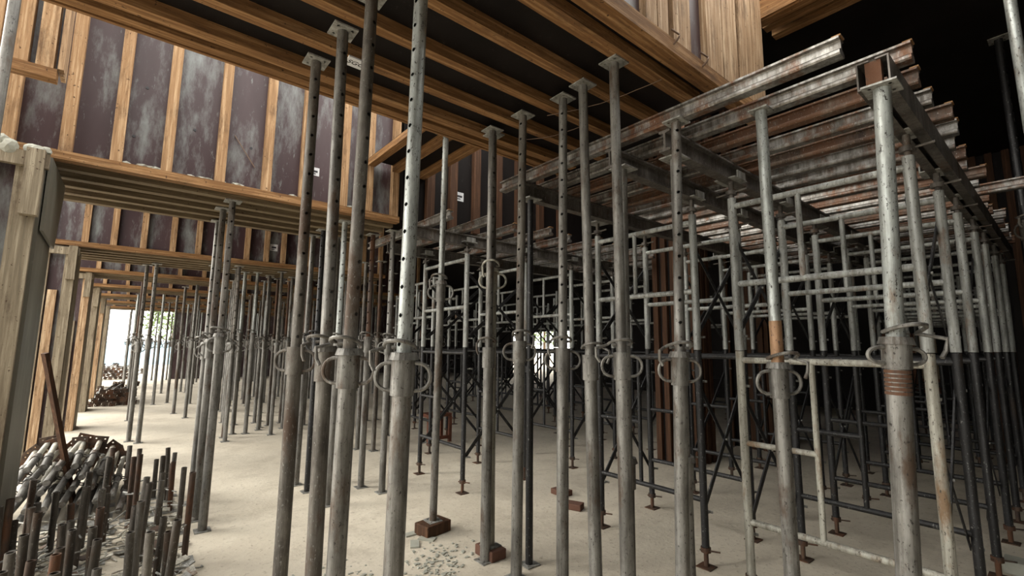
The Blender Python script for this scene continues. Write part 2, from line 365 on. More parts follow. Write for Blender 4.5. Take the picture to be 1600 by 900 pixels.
# side branch of the overhead form, running away over the far corner
t = thing('branch_formwork', 'short pine-edged beam bottom behind the foreground props, by the plywood corner', 'formwork', (2.05, 3.9, 3.5))
part(t, 'panel', 'plydark', (1.82, 2.5, 3.34, 4.66, 3.585, 3.60))
for x in (1.85, 2.13, 2.45): part(t, 'timber', 'woody', (x-.04, x+.04, 3.34, 4.66, 3.515, 3.585))
# dark walls of formwork behind the near towers
def dark_wall(label, x0, x1, y, z0, z1, studs, sw=.1):
    t = thing('wall_formwork', label, 'formwork', ((x0+x1)/2, y, z0))
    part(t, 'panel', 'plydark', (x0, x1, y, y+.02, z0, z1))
    for x in studs: part(t, 'stud', 'studdark', (x-sw/2, x+sw/2, y-.06, y, z0, z1))
    return t
MT['studdark'] = wood('old_brown_timber', (.060, .028, .014), (.115, .055, .028), axis=2)
dw = dark_wall('dark plywood wall with brown studs behind the far corner', 2.22, 5.2, 4.66, 2.98, CZ, [2.3, 2.55, 2.86, 3.2, 3.55, 3.9, 4.3, 4.7])
sticker(dw, loc_in(dw, (2.98, 4.66, 3.42)), (.11, .11))
dark_wall('dark plywood wall with brown studs above the right-hand joists', 3.96, 7.5, 2.3, 3.2, CZ, [4.05, 4.25, 4.5, 4.9, 5.3, 5.8, 6.4, 7.0])

# small box-out hanging in the top left corner
t = thing('box_formwork', 'hanging formwork box with rough pine uprights, top left corner', 'formwork', (-.72, 4.2, 3.38))
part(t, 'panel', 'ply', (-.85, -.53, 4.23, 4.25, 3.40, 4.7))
part(t, 'side_upright', 'board', (-.53, -.50, 4.15, 4.22, 3.41, 4.7), (-.53, -.505, 4.25, 4.36, 3.41, 4.7))
for a, b in ((-.86, -.80), (-.745, -.67), (-.635, -.55)): part(t, 'upright', 'woodz', (a, b, 4.15, 4.23, 3.40, 4.7))
part(t, 'bottom_timber', 'woodx', (-.80, -.53, 4.14, 4.23, 3.33, 3.40))
sticker(t, loc_in(t, (-.775, 4.23, 3.66)), (.05, .06))

# ---------------------------------------------------------------- column formwork along the left edge
def column(label, x0, x1, y0, y1, zt, boards, side='plygrey', front='ply', hang=True):
    t = thing('column_formwork', label, 'formwork', ((x0+x1)/2, y0, 0))
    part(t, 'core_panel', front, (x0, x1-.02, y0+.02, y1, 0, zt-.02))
    part(t, 'side_panel', side, (x1-.02, x1, y0, y1, 0, zt-.05))
    for a, b, z0, z1, mt in boards: part(t, 'board', mt, (a, b, y0-.045, y0+.02, z0, z1))
    part(t, 'head_board', 'grey_board', (x0-.03, x1+.02, y0-.09, y0-.045, zt-.14, zt-.04))
    if hang: part(t, 'hanging_board', 'grey_board', (x1-.09, x1-.0, y0-.12, y0-.045, zt-.48, zt-.02))
    return t
c1 = column('nearest column formwork of weathered boards at the left edge', -1.15, -.56, 4.50, 5.14, 2.93,
       [(-1.15, -.95, 0, 2.82, 'grey_board'), (-.93, -.83, 0, 2.8, 'grey_board'), (-.70, -.58, 0, 2.85, 'grey_board')])
ox, oy, oz = c1.location
MB().extrude([(oy-4.50, 2.37), (oy-5.13, 2.34), (oy-5.30, 2.80), (oy-5.30, 2.90), (oy-4.50, 2.90)], (-.552-ox, 0, 0), (-.534-ox, 0, 0)).build('gusset_panel', 'plygrey', c1)
m = MB()
for k in range(26):
    bm = bmesh.new(); bmesh.ops.create_icosphere(bm, subdivisions=2, radius=random.uniform(.025, .055))
    off = Vector((random.uniform(-.05, .29), random.uniform(-.07, .06), 2.90+random.uniform(0, .045)))
    vs = [v.co*random.uniform(.85, 1.15)+off for v in bm.verts]
    m.add(vs, [[v.index for v in f.verts] for f in bm.faces]); bm.free()
m.build('cement_crust', 'mortar', c1)
for i, (y, nm) in enumerate([(8.7, 'second'), (11.8, 'third'), (14.8, 'fourth'), (18.1, 'fifth'), (21.9, 'sixth')]):
    a, b = (('grey_board', 'board'), ('board', 'grey_board'))[i % 2]
    column(nm+' column formwork along the left side of the corridor', -1.0, -.66, y, y+.5+.1*i, 2.93,
           [(-1.0, -.93, 0, 2.8, a), (-.91, -.82, 0, 2.3-.3*(i % 2), b), (-.78, -.67, 0, 2.8, a)], side='grey_board')
t = thing('leaning_timber', 'dark timber leaning against the nearest left column by the prop pile', 'timber', (-.3, 6.3, 0))
MB().bar((.02, .05, .0), (-.29, -.3, 1.5), .04, .04).build('timber', 'studdark', t)

# ---------------------------------------------------------------- adjustable steel props
def align(a, b): return Vector((0, 0, 1)).rotation_difference((Vector(b)-Vector(a)).normalized())
CAMR = math.atan2(-math.sin(YAW), math.cos(YAW))          # heading of the photograph's left-right line on the floor
def ear(m, ang, r, z0, z1, out, rod):
    pts = []
    for k in range(11):
        a = math.pi*(k/10); q = r-.004+out*math.sin(a)**.75; z = (z0+z1)/2+(z1-z0)/2*math.cos(a)
        pts.append((q*math.cos(ang), q*math.sin(ang), z))
    return m.path(pts, rod, 7)
def prop(label, base, top, cz, L=None, ri=.031, ro=.040, mats=('brown', 'galv'), ears=True, pin=1, flange=True, holes=True,
         plates=(True, True), name='steel_prop', group=None, ch=.16, thread=False, hphase=None, psize=.068, seg=16, eang=0., square=False):
    base = Vector(base); top = Vector(top); H = (top-base).length; q = align(base, top)
    t = thing(name, label, 'prop', base, q, group)
    if cz > 0:
        MB().tube((0, 0, .008), (0, 0, cz), ro, seg).build('outer_tube', mats[1], t)
        m = MB()
        if holes:
            ph = CAMR-math.pi/2+(hphase or 0); m.holed_tube(cz, H-.008, ri, cz+.06, .125, .0098, ph, 14)
        else: m.tube((0, 0, cz), (0, 0, H-.008), ri, seg)
        m.build('inner_tube', mats[0], t)
        m = MB().ring(cz-ch, cz, ro+.010, ro-.001, seg); col = m.build('collar', mats[1], t)
        if flange:
            m = MB(); A = [2*math.pi*i/seg for i in range(seg)]
            v = [(r_*math.cos(a), r_*math.sin(a), z_) for r_, z_ in ((ro+.024, cz-.008), (ro+.014, cz+.024), (ri+.002, cz+.024), (ri+.002, cz-.008)) for a in A]
            m.add(v, [(q*seg+i, q*seg+(i+1) % seg, ((q+1) % 4)*seg+(i+1) % seg, ((q+1) % 4)*seg+i) for q in range(4) for i in range(seg)]); m.build('flange', mats[1], col)
        if thread:
            m = MB()
            for k in range(6): m.ring(cz-ch-.018*(k+1), cz-ch-.018*k-.005, ro+.004, ro-.001, seg)
            tag(m.build('thread', 'rusty', t), 'rusty screw thread')
        if ears:
            for s_ in (0, math.pi): ear(MB(), CAMR+s_+eang, ro+.01, cz-ch+.02, cz-.02, .072, .0088).build('handle', mats[1], t)
        if pin:
            z = cz+.045; sg = 1 if pin > 0 else -1; e = .115*abs(pin)
            pl = [(.075*sg, .02, z), (.02*sg, 0, z), (-.05*sg, 0, z-.0), ]
            pts = [(-.055*sg, .0, z), (.055*sg, 0, z)]
            for k in range(1, 9):
                a = math.pi*k/8; pts.append((.055*sg*math.cos(a)-(.03*sg*k/8 if k > 4 else 0), -.115*math.sin(a), z+.03*math.sin(a)))
            pts += [(-e*sg, -.05, z-.02), (-e*sg*.98, -.045, z-.07), (-e*.85*sg, -.05, z-.10)]
            ca, sa = math.cos(CAMR), math.sin(CAMR)
            MB().path([(x*ca-y*sa, x*sa+y*ca, zz) for x, y, zz in pts], .0088, 7).build('locking_pin', mats[1], t)
    else:
        m = MB().tube((0, 0, .008), (0, 0, H-.008), ri, seg).build('tube', mats[0], t)
    if plates[0]: MB().holed_plate(psize, .009, H-.009).build('top_plate', 'plate', t)
    if plates[1]: MB().holed_plate(psize*.9, .008, 0).build('base_plate', 'plate', t)
    return t
ZT = 3.408
fore = [  # label, base, top, collar top, options
 ('leftmost of the tall foreground props, brown inner tube with two loop handles', (.76, 2.95, 0), (.77, 2.94, ZT), 1.585, dict(mats=('brown', 'brown'), pin=0, flange=False, hphase=.6)),
 ('brown foreground prop just right of the leftmost one, hooked pin on its left', (.81, 2.53, 0), (.80, 2.54, ZT), 1.57, dict(mats=('galv', 'brown'), pin=.9, ears=False, hphase=.9)),
 ('dark rusty foreground prop running out at the top, left of the thick pale one', (.79, 2.19, 0), (.82, 2.17, ZT), 1.56, dict(mats=('brown', 'galv'), pin=1.2, ri=.032, ro=.041, hphase=1.0)),
 ('thickest and nearest steel prop, pale spotted upper tube and wide loop handles', (.92, 1.89, 0), (.945, 1.86, 3.408), 1.545, dict(mats=('pale', 'galv'), pin=1.15, ri=.033, ro=.042, hphase=-.55)),
 ('galvanized prop left of the centre with slotted collar, under the overhead edge timber', (2.2, 2.97, 0), (2.21, 2.97, ZT), 1.59, dict(mats=('galv', 'galv'), ears=False, pin=.8, flange=False, hphase=.7)),
 ('galvanized prop with mottled brown upper tube and round handles, right of the slotted one', (2.22, 2.63, 0), (2.24, 2.61, ZT), 1.64, dict(mats=('brown', 'galv'), pin=-.9, flange=False, hphase=-.6)),
 ('heavily peeled prop in the centre, with hooked pin far to its left', (2.28, 2.24, 0), (2.30, 2.23, ZT), 1.59, dict(mats=('galv', 'galv'), pin=.9, flange=False, hphase=-.35)),
 ('pale grey prop with worn patches and slotted collar, right of the peeled one', (2.32, 1.99, 0), (2.28, 2.02, ZT), 1.55, dict(mats=('galv', 'galv'), ears=False, pin=-1, flange=False, holes=False)),
 ('pale grey prop with big round loop handles, rightmost under the overhead plywood', (2.26, 1.71, 0), (2.24, 1.72, ZT), 1.57, dict(mats=('galv', 'galv'), pin=1.4, flange=False, holes=False)),
 ('grey prop with a row of pin holes holding up the foremost steel joist', (2.34, 1.43, 0), (2.39, 1.39, 2.93), 1.555, dict(mats=('galv', 'galv'), pin=1.1, hphase=-.1, ri=.028, ro=.037, psize=.058)),
 ('slim pale prop with a rust-brown band, standing before the near shoring frame', (2.64, 1.0, 0), (2.63, 1.01, 2.93), 1.505, dict(mats=('pale', 'galv'), pin=-1.1, holes=False, ri=.029, ro=.036, psize=.05)),
 ('thick pale prop with rusty screw thread, under the ledger end at the right', (2.47, .53, 0), (2.56, .46, 2.79), 1.63, dict(mats=('pale', 'galv'), pin=-1.5, thread=True, ch=.11, holes=False, ri=.034, ro=.043, psize=.066)),
]
for lab, b_, t_, cz, kw in fore:
    q = prop(lab, b_, t_, cz, **kw)
    if 'rust-brown band' in lab: tag(MB().ring(cz, cz+.24, .0305, .0285, 16).build('tube_segment', 'rustband', q), 'rust-brown stretch of tube')
prop('plain grey prop right behind the big loop-handled one, under a dark ledger', (2.44, 1.83, 0), (2.46, 1.83, 2.79), .9, mats=('galv', 'brown'), ears=False, pin=0, holes=False, ri=.027, ro=.034)
prop('grey prop hidden behind the one holding the foremost joist', (2.56, 1.51, 0), (2.56, 1.51, 2.79), .95, mats=('galv', 'galv'), ears=False, pin=0, holes=False, ri=.027, ro=.034)
# props on brick pads a little further back
def brick(label, x, y, sx=.12, sy=.2, h=.075, rz=0., mt='brick'):
    bm = MB().box(-sx, sx, -sy, sy, 0, h); o = bm.build('brick', mt); o.location = (x, y, 0); o.rotation_euler.z = rz
    md = o.modifiers.new('bevel', 'BEVEL'); md.width = .008; md.segments = 2
    return tag(o, label, 'brick')
brick('brick under the galvanized prop behind the slotted-collar prop', 2.28, 3.01, .07, .11)
prop('slim grey prop standing on a brick behind the slotted-collar prop', (2.28, 3.01, .075), (2.27, 3.03, ZT), 2.14, mats=('galv', 'cream'), pin=.7, ri=.026, ro=.032, hphase=2)
brick('dark timber block under the lone grey prop left of the centre', 2.16, 3.68, .13, .09, .095, R(10), 'studdark')
prop('lone grey prop on a dark block, holding the short beam bottom by the corner', (2.16, 3.68, .095), (2.05, 3.46, 3.515), 2.06, mats=('pale', 'galv'), pin=.8, ri=.026, ro=.033, hphase=2)
prop('thin black prop on a floor plate under the left ledger end', (2.42, 2.72, 0), (2.42, 2.72, 2.79), 1.45, mats=('black', 'black'), ears=False, pin=0, holes=False, flange=False, ri=.024, ro=.028, ch=.05)
# cut off by the picture's edges
prop('pale prop crossing the top right corner of the photo', (4.33, .03, 0), (4.30, .077, 4.36), 1.6, mats=('pale', 'pale'), ri=.03, ro=.036, holes=False)
prop('dark perforated prop with loose ring near the right edge', (6.2, .16, 0), (6.15, .21, CZ), 2.75, mats=('black', 'brown'), ri=.03, ro=.036, hphase=.2)
prop('grey prop crossing the top left corner of the photo', (-.73, 3.93, 0), (-.73, 3.98, 4.5), 1.6, mats=('galv', 'galv'), ri=.028, ro=.034, holes=False, ears=False)

# rows of props under the beams
rowA = [(.62, 4.93, 'brown'), (.60, 5.25, 'brown'), (.62, 5.85, 'galv'), (1.68, 4.92, 'pale'), (1.64, 5.5, 'black'), (1.61, 5.84, 'galv'), (2.27, 4.98, 'galv'), (2.16, 5.3, 'rusty'), (1.9, 5.75, 'galv')]
labA = ['frontmost of three grey props close together under the near beam, left', 'middle one of three close props under the near beam, left', 'rear one of three close props under the near beam, left',
        'pale prop under the near beam, between the brown foreground props', 'black prop under the near beam behind the leftmost foreground prop', 'grey prop under the rear edge of the near beam',
        'grey prop under the right end of the near beam', 'rusty prop under the right end of the near beam', 'grey prop at the back of the near beam, behind the rusty one']
for (x, y, mt), lab in zip(rowA, labA):
    prop(lab, (x, y, 0), (x+random.uniform(.0, .02), y+random.uniform(-.02, .02), ZB-.02), 1.6+random.uniform(-.05, .1), mats=(mt, 'galv' if mt != 'black' else 'black'), ri=.028, ro=.035, pin=random.choice([.8, -.9, 1.1]), hphase=random.uniform(-.8, .8))
protos = []
for k, mt in enumerate((('brown', 'galv'), ('galv', 'galv'), ('rusty', 'brown'), ('pale', 'galv'))):
    protos.append(None)
def far_prop(k, x, y, z, label, group=None):
    if protos[k] is None:
        mt = (('brown', 'galv'), ('galv', 'galv'), ('rusty', 'brown'), ('pale', 'galv'))[k]
        protos[k] = prop(label, (x, y, 0), (x, y, ZB-.02), 1.6+.06*k, mats=mt, ri=.027, ro=.034, pin=.8 if k % 2 else -.9, holes=(k < 2), hphase=.3, group=group, seg=12)
        return protos[k]
    return dup(protos[k], (x, y, 0), label, group)
row2 = [(.24, 9.75), (.12, 10.0), (1.0, 9.3), (1.55, 9.72), (2.0, 9.9), (2.07, 9.25), (2.6, 9.5), (3.1, 9.2), (3.5, 9.9)]
for i, (x, y) in enumerate(row2):
    far_prop([1, 0, 2, 3][i % 4], x, y, 0, '%s steel prop from the left under the second beam of the corridor' % ORD[sorted(range(9), key=lambda q: row2[q][0]/row2[q][1]).index(i)])
row3 = [(.11, 12.65), (.91, 13.3), (1.06, 12.4), (1.93, 12.9), (2.5, 12.3), (3.2, 12.8), (3.9, 12.3), (4.6, 12.8)]
for i, (x, y) in enumerate(row3):
    far_prop([2, 0, 1, 3][i % 4], x, y, 0, '%s prop from the left under the third beam of the corridor' % ORD[sorted(range(8), key=lambda q: row3[q][0]/row3[q][1]).index(i)])
for y0 in (15.3, 16.0, 18.6, 19.3, 22.4, 23.2, 25.4):
    for k in range(11):
        x = .05+.72*k+random.uniform(-.2, .2)
        far_prop(random.randrange(4), x, y0+random.uniform(-.3, .3), 0, 'slim steel prop in the crowded far rows down the corridor', 'props in the far rows of the corridor')
taken = [(o.location.x, o.location.y) for o in COL.objects if o.name.startswith('steel_prop') and o.parent is None]
def free(x, y, d=.2): return all((x-a)**2+(y-b)**2 > d*d for a, b in taken)
cnt = 0
while cnt < 62:
    y = random.uniform(6.6, 17); x = y*random.uniform(.13, .60)
    if (y < 9 and x < 2.4) or not free(x, y) or (5.9 < x < 7.2 and y < 5) or (y > 10.2 and x > 5): continue
    if x > 3.3 and any(q-.2 < y < q+1.2 for q in (6.3, 8.3, 10.4)): continue
    taken.append((x, y)); cnt += 1
    far_prop(random.randrange(4), x, y, 0, 'slim prop in the crowd between the corridor and the dark towers', 'props between corridor and towers')

# ---------------------------------------------------------------- shoring towers
FW = .98
def frame_mesh(label, mt, tier, w=FW):
    """a welded shoring frame in the local y-z plane: y 0..w, standing on its legs"""
    t = thing('shoring_frame', label, 'scaffold frame')
    if tier == 0:
        z1 = 1.46; rails = (1.40, .35); r_ = .027
        for y in (0, w): MB().tube((0, y, 0), (0, y, z1), r_, 14).build('leg', mt, t)
        for z in rails: MB().tube((0, 0, z), (0, w, z), .02, 12).build('rail', mt, t)
        MB().tube((0, w*.56, .35), (0, w*.56, 1.40), .017, 12).build('inner_post', mt, t)
        MB().tube((0, w*.56, .85), (0, w, .85), .018, 12).build('short_rail', mt, t)
        pz = (.25, 1.22)
    else:
        z1 = 1.08; rails = (1.02, .46); r_ = .029
        for y in (0, w): MB().tube((0, y, 0), (0, y, z1), r_, 14).build('leg', mt, t)
        for z in rails: MB().tube((0, 0, z), (0, w, z), .021, 12).build('rail', mt, t)
        MB().tube((0, w*.57, .46), (0, w*.57, 1.02), .018, 12).build('inner_post', mt, t)
        pz = (.10, .86)
    for y in (0, w):
        for z in pz:
            m = MB().tube((.02, y, z), (.095, y, z), .008, 6); m.box(.075, .088, y-.022, y+.022, z-.008, z+.008); m.build('brace_lock', 'plate', t)
    return t
def jack(label, kind):
    t = thing(kind, label, 'jack')
    if kind == 'base_jack':
        MB().box(-.055, .055, -.055, .055, 0, .007).build('plate', 'rusty', t)
        MB().tube((0, 0, .008), (0, 0, .30), .017, 10).build('stem', 'rusty', t)
        m = MB().ring(.105, .14, .036, .017, 12).build('nut', 'rusty', t)
        MB().tube((-.035, .03, .122), (.03, -.095, .122), .006, 6).build('handle', 'rusty', m)
    else:
        MB().tube((0, 0, -.10), (0, 0, .10), .018, 10).build('stem', 'ledger', t)
        m = MB().ring(0, .03, .038, .018, 12).build('nut', 'ledger', t)
        MB().tube((-.02, -.12, .018), (.02, .12, .018), .007, 6).build('handle', 'ledger', m)
        m = MB().box(-.09, .09, -.075, .075, .10, .108); 
        for s_ in (-1, 1): m.box(-.06, .06, s_*.075-.004, s_*.075+.004, .10, .155)
        m.build('head', 'plate', t)
    return t
def brace(label, mt='black', span=.85, h=.97):
    t = thing('cross_brace', label, 'brace')
    MB().bar((0, .03, 0), (span, .03, h), .010, .040).build('bar', mt, t)
    MB().bar((0, .037, h), (span, .037, 0), .006, .034).build('bar', mt, t)
    MB().tube((span/2, .015, h/2), (span/2, .05, h/2), .009, 8).build('pivot_bolt', 'plate', t)
    return t
def jacks_at(x, y, lab, group, base=None, topz=None):
    global JB, JU
    if base is not None:
        if JB is None: JB = jack(lab, 'base_jack'); JB.location = (x, y, base); tag(JB, group=group)
        else: dup(JB, (x, y, base), lab, group)
    if topz is not None:
        if JU is None: JU = jack(lab, 'head_jack'); JU.location = (x, y, topz); tag(JU, group=group)
        else: dup(JU, (x, y, topz), lab, group)
JB = JU = None
FR = {}; BR = {}
def frame_at(mt, tier, x, y, z, label, group=None):
    k = (mt, tier)
    if k not in FR:
        FR[k] = frame_mesh(label, mt, tier); FR[k].location = (x, y, z); tag(FR[k], group=group); return FR[k]
    return dup(FR[k], (x, y, z), label, group)
def brace_at(x, y, z, span, h, label, group=None, mt='black'):
    k = (round(span, 2), round(h, 2), mt)
    if k not in BR: BR[k] = brace(label, mt, span, h); BR[k].location = (x, y, z); tag(BR[k], group=group); return
    dup(BR[k], (x, y, z), label, group)
def tower_row(xs, y, name, lower='black', upper='white', first_lower=None, ztop=2.64, unique=True, grp=None, tops=True):
    for i, x in enumerate(xs):
        lo = first_lower if (i == 0 and first_lower) else lower
        o = ORD[i]
        def L(what): return ('%s %s from the front in the %s' % (o, what, name)) if unique else ('%s of the %s' % (what, name))
        frame_at(lo, 0, x, y, .12, L(('cream' if lo == 'cream' else 'black')+' lower frame'), grp and grp+', lower frames')
        frame_at(upper, 1, x, y, 1.585, L('pale upper frame'), grp and grp+', upper frames')
        for s_, yy in (('right', y), ('left', y+FW)):
            jacks_at(x, yy, L('rusty base jack on the '+s_), grp and grp+', %s base jacks' % s_, base=0)
            if tops: jacks_at(x, yy, L('grey head jack on the '+s_), grp and grp+', %s head jacks' % s_, topz=2.69)
        if i % 2 == 0 and i+1 < len(xs):
            sp = xs[i+1]-x
            for s_, yy in (('right', y), ('left', y+FW)):
                for tier, zz, hh in (('upper', 1.685, .76), ('lower', .37, .97)):
                    lab = ('black %s cross brace, %s side, %s bay of the %s' % (tier, s_, ORD[i//2], name)) if unique else 'black %s cross brace, %s side of the %s' % (tier, s_, name)
                    brace_at(x+.045, yy, zz, round(sp, 2), hh, lab, grp and grp+', %s braces %s' % (tier, s_))
JB = JU = None
FR = {}; BR = {}
def frame_at(mt, tier, x, y, z, label, group=None):
    k = (mt, tier)
    if k not in FR:
        FR[k] = frame_mesh(label, mt, tier); FR[k].location = (x, y, z); tag(FR[k], group=group); return FR[k]
    return dup(FR[k], (x, y, z), label, group)
def brace_at(x, y, z, span, h, label, group=None, mt='black'):
    k = (round(span, 2), round(h, 2), mt)
    if k not in BR: BR[k] = brace(label, mt, span, h); BR[k].location = (x, y, z); tag(BR[k], group=group); return
    dup(BR[k], (x, y, z), label, group)
def tower_row(xs, y, name, lower='black', upper='white', first_lower=None, ztop=2.64, unique=True, grp=None, tops=True):
    for i, x in enumerate(xs):
        lo = first_lower if (i == 0 and first_lower) else lower
        o = ORD[i]
        def L(s_): return (s_ % (o, name)) if unique else s_.replace('%s ', '', 1) % name
        frame_at(lo, 0, x, y, .12, L('%s '+('cream' if lo == 'cream' else 'black')+' lower frame back in the %s'), grp and grp+', lower frames')
        frame_at(upper, 1, x, y, 1.585, L('%s pale upper frame back in the %s'), grp and grp+', upper frames')
        for s_, yy in (('right', y), ('left', y+FW)):
            jacks_at(x, yy, L('%s rusty base jack back on the '+s_+' side of the %s'), grp and grp+', %s base jacks' % s_, base=0)
            if tops: jacks_at(x, yy, L('%s head jack back on the '+s_+' side of the %s'), grp and grp+', %s head jacks' % s_, topz=2.69)
        if i % 2 == 0 and i+1 < len(xs):
            sp = xs[i+1]-x
            for s_, yy in (('right', y), ('left', y+FW)):
                lab = ('%s bay, upper black cross brace on the '+s_+' side of the %s') % (ORD[i//2], name) if unique else 'black cross brace of the %s, upper tier, %s side' % (name, s_)
                brace_at(x+.045, yy, 1.685, round(sp-.0, 2), .76, lab, grp and grp+', upper braces %s' % s_)
                lab = ('%s bay, lower black cross brace on the '+s_+' side of the %s') % (ORD[i//2], name) if unique else 'black cross brace of the %s, lower tier, %s side' % (name, s_)
                brace_at(x+.045, yy, .37, round(sp-.0, 2), .97, lab, grp and grp+', lower braces %s' % s_)
AX = [3.25, 4.13, 4.92, 5.85, 6.6, 7.5, 8.3]
tower_row(AX, .50, 'right-hand tower row', first_lower='cream')
BX = [3.42, 4.2, 5.0, 5.9, 6.7, 7.6]
tower_row(BX, 1.88, 'middle tower row')
CX = [2.95, 3.85, 4.7, 5.6, 6.5, 7.4]
tower_row(CX, 4.42, 'corner tower row')
for k, (y, x0) in enumerate([(6.3, 3.6), (8.3, 4.4), (10.4, 5.2)]):
    tower_row([x0+.9*q for q in range(6)], y, ['nearest background towers', 'middle background towers', 'deepest background towers'][k], unique=False,
              grp=['nearest background towers', 'middle background towers', 'deepest background towers'][k], tops=False)
tower_row([9.2+.9*q for q in range(4)], 1.0, 'dim right-hand depths', unique=False, grp='towers in the black depths', tops=False)
tower_row([8.8+.9*q for q in range(4)], 4.2, 'dim central depths', unique=False, grp='towers in the central depths', tops=False)

# ---------------------------------------------------------------- ledgers and joists on the towers
def isec(w, h, t_=.014):
    return [(-w/2, 0), (w/2, 0), (w/2, t_), (t_/2, t_+.006), (t_/2, h-t_-.006), (w/2, h-t_), (w/2, h), (-w/2, h), (-w/2, h-t_), (-t_/2, h-t_-.006), (-t_/2, t_+.006), (-w/2, t_)]
def csec(w, h, t_=.007):
    return [(0, 0), (w, 0), (w, t_), (t_, t_), (t_, h-t_), (w, h-t_), (w, h), (0, h)]
def ledger(label, x0, x1, y, z, pair=False):
    t = thing('steel_ledger', label, 'beam', (x0, y, z))
    L = x1-x0
    if pair:
        for s_ in (-1, 1):
            MB().extrude([(s_*(.062-u), v) for u, v in csec(.05, .135)], (0, 0, 0), (L, 0, 0)).build('channel', 'ledger', t)
        m = MB().box(.01, .05, -.03, .03, .008, .127); tag(m.build('timber_block', 'rusty', t), 'rust-brown block between the channels')
    else:
        MB().extrude(isec(.075, .135), (0, 0, 0), (L, 0, 0)).build('beam', 'ledger', t)
    return t
def joist(label, x, y0, y1, z, mt='joist', group=None, nail=True):
    t = thing('steel_joist', label, 'beam', (x, y0, z), None, group); L = y1-y0
    half = [(.030, 0), (.036, .008), (.036, .020), (.026, .030), (.009, .036), (.009, .070), (.014, .076), (.034, .079), (.034, .090)]
    prof = half+[(-u, v_) for u, v_ in reversed(half)]
    MB().extrude(prof, (0, 0, 0), (0, L, 0)).build('beam', mt, t)
    if nail: tag(MB().box(-.028, .028, -.006, .03, .0905, .098).build('nailing_strip', 'woody', t), 'pine strip in the end of the joist')
    return t
ZL, ZJ = 2.79, 2.927
ledger('grey double channel beam on the right-hand towers, open end facing the camera', 2.52, 8.8, .48, ZL, True)
ledger('dark ledger beam along the left legs of the right-hand towers', 2.42, 8.8, 1.49, ZL)
ledger('dark ledger beam along the right legs of the middle towers', 2.38, 8.2, 1.88, ZL)
ledger('dark ledger beam with its end on the thin black prop', 2.36, 8.2, 2.75, ZL)
jx = 2.40; JX = []
while jx < 8.6: JX.append(jx); jx += .285+.02*random.uniform(-1, 1)
for i, x in enumerate(JX):
    y0 = .36+random.uniform(-.06, .05); y1 = 3.0+random.uniform(-.1, .15)
    if i == 0: y0, y1 = .56, 3.06
    if i == 1: y0 = .36
    if i == 11: y0 = -.5
    joist('%s steel joist back on the right-hand shoring towers' % (ORD[i] if i < 20 else 'rearmost' if i == len(JX)-1 else 'next to rearmost'), x, y0, y1, ZJ, 'joist' if i % 5 in (0, 1, 3) else 'joistrust')
ledger('grey ledger beam on the far towers behind the lone grey prop', 2.2, 7.8, 4.42, 2.75)
ledger('grey ledger beam on the left legs of the far towers', 2.4, 7.8, 5.4, 2.75)
for i in range(12):
    x = 2.42+.42*i
    joist('%s steel joist from the left on the far towers behind the corner' % ORD[i], x, 3.95-.12*(i % 2)-.02*i, 6.0, 2.887)

# ---------------------------------------------------------------- dark column forms standing among the towers
for (x, y, w_, lab) in ((6.05, 3.45, .5, 'brown-studded column form behind the middle towers'), (7.9, 3.2, .6, 'brown-studded column form in the dark between the towers'), (9.8, .2, .6, 'dark column form deep at the right')):
    t = thing('column_formwork', lab, 'formwork', (x, y, 0))
    part(t, 'core_panel', 'plydark', (x, x+w_, y, y+w_, 0, CZ))
    for k in range(4):
        a = x+w_*k/3.4; part(t, 'stud', 'studdark', (a, a+.08, y-.06, y, 0, CZ)); a = y+w_*k/3.4; part(t, 'stud', 'studdark', (x-.06, x, a, a+.08, 0, CZ))

# ---------------------------------------------------------------- upright jack tubes standing at the lower left
def jack_tube(label, x, y, h, mt, tilt, rz, group=None):
    q = Quaternion((math.cos(rz), math.sin(rz), 0), tilt)
    t = thing('jack_tube', label, 'tube', (x, y, .0), q, group)
    MB().ring(.006, h, .021, .0165, 12).build('tube', mt, t)
    MB().holed_plate(.06, .006, 0).build('base_plate', 'plate', t)
    m = MB().tube((-.09, 0, h*.42), (.09, 0, h*.42), .006, 6).build('cross_pin', 'plate', t); m.rotation_euler.z = random.uniform(0, 3)
    return t
n = 0
cells = [(i, j) for i in range(7) for j in range(19)]
random.shuffle(cells)
for i, j in cells[:84]:
    y = 3.15+j*.17+random.uniform(-.045, .045); x = -.52+i*.165+random.uniform(-.045, .045)
    if x > .47 or x < -.55: continue
    if abs(x-.62) < .1: continue
    if y > 5.2 and x < -.1: continue
    far = y > 4.6
    jack_tube('rusty grey jack tube standing upright in the cluster at the lower left', x, y, random.uniform(.38, .64), random.choice(['tube', 'tube', 'rusty', 'tube', 'brown']), random.uniform(0, .06), random.uniform(0, 6.28),
              'upright jack tubes at the lower left')
# loose plates and pins lying between them
for k in range(420):
    x = random.uniform(-.52, .47); y = 3.2+2.6*random.random()**1.2; s_ = random.uniform(.03, .075); z = random.uniform(.012, .06)
    if k % 2:
        o = MB().box(-s_, s_, -s_*.6, s_*.6, -.003, .003).build('steel_plate', random.choice(['plate', 'paint', 'paint', 'rusty'])); lab, g = 'small loose steel plate littered between the upright tubes', 'loose plates between the tubes'
    else:
        o = MB().path([(-s_*1.8, 0, 0), (s_*1.5, 0, 0), (s_*1.8, .02, 0), (s_*1.5, .045, 0)], .006, 6).build('steel_pin', random.choice(['plate', 'paint'])); lab, g = 'bent steel pin littered between the upright tubes', 'loose pins between the tubes'
    o.location = (x, y, z); o.rotation_euler = (random.uniform(-.4, .4), random.uniform(-.4, .4), random.uniform(0, 6.3)); tag(o, lab, 'scrap', g)

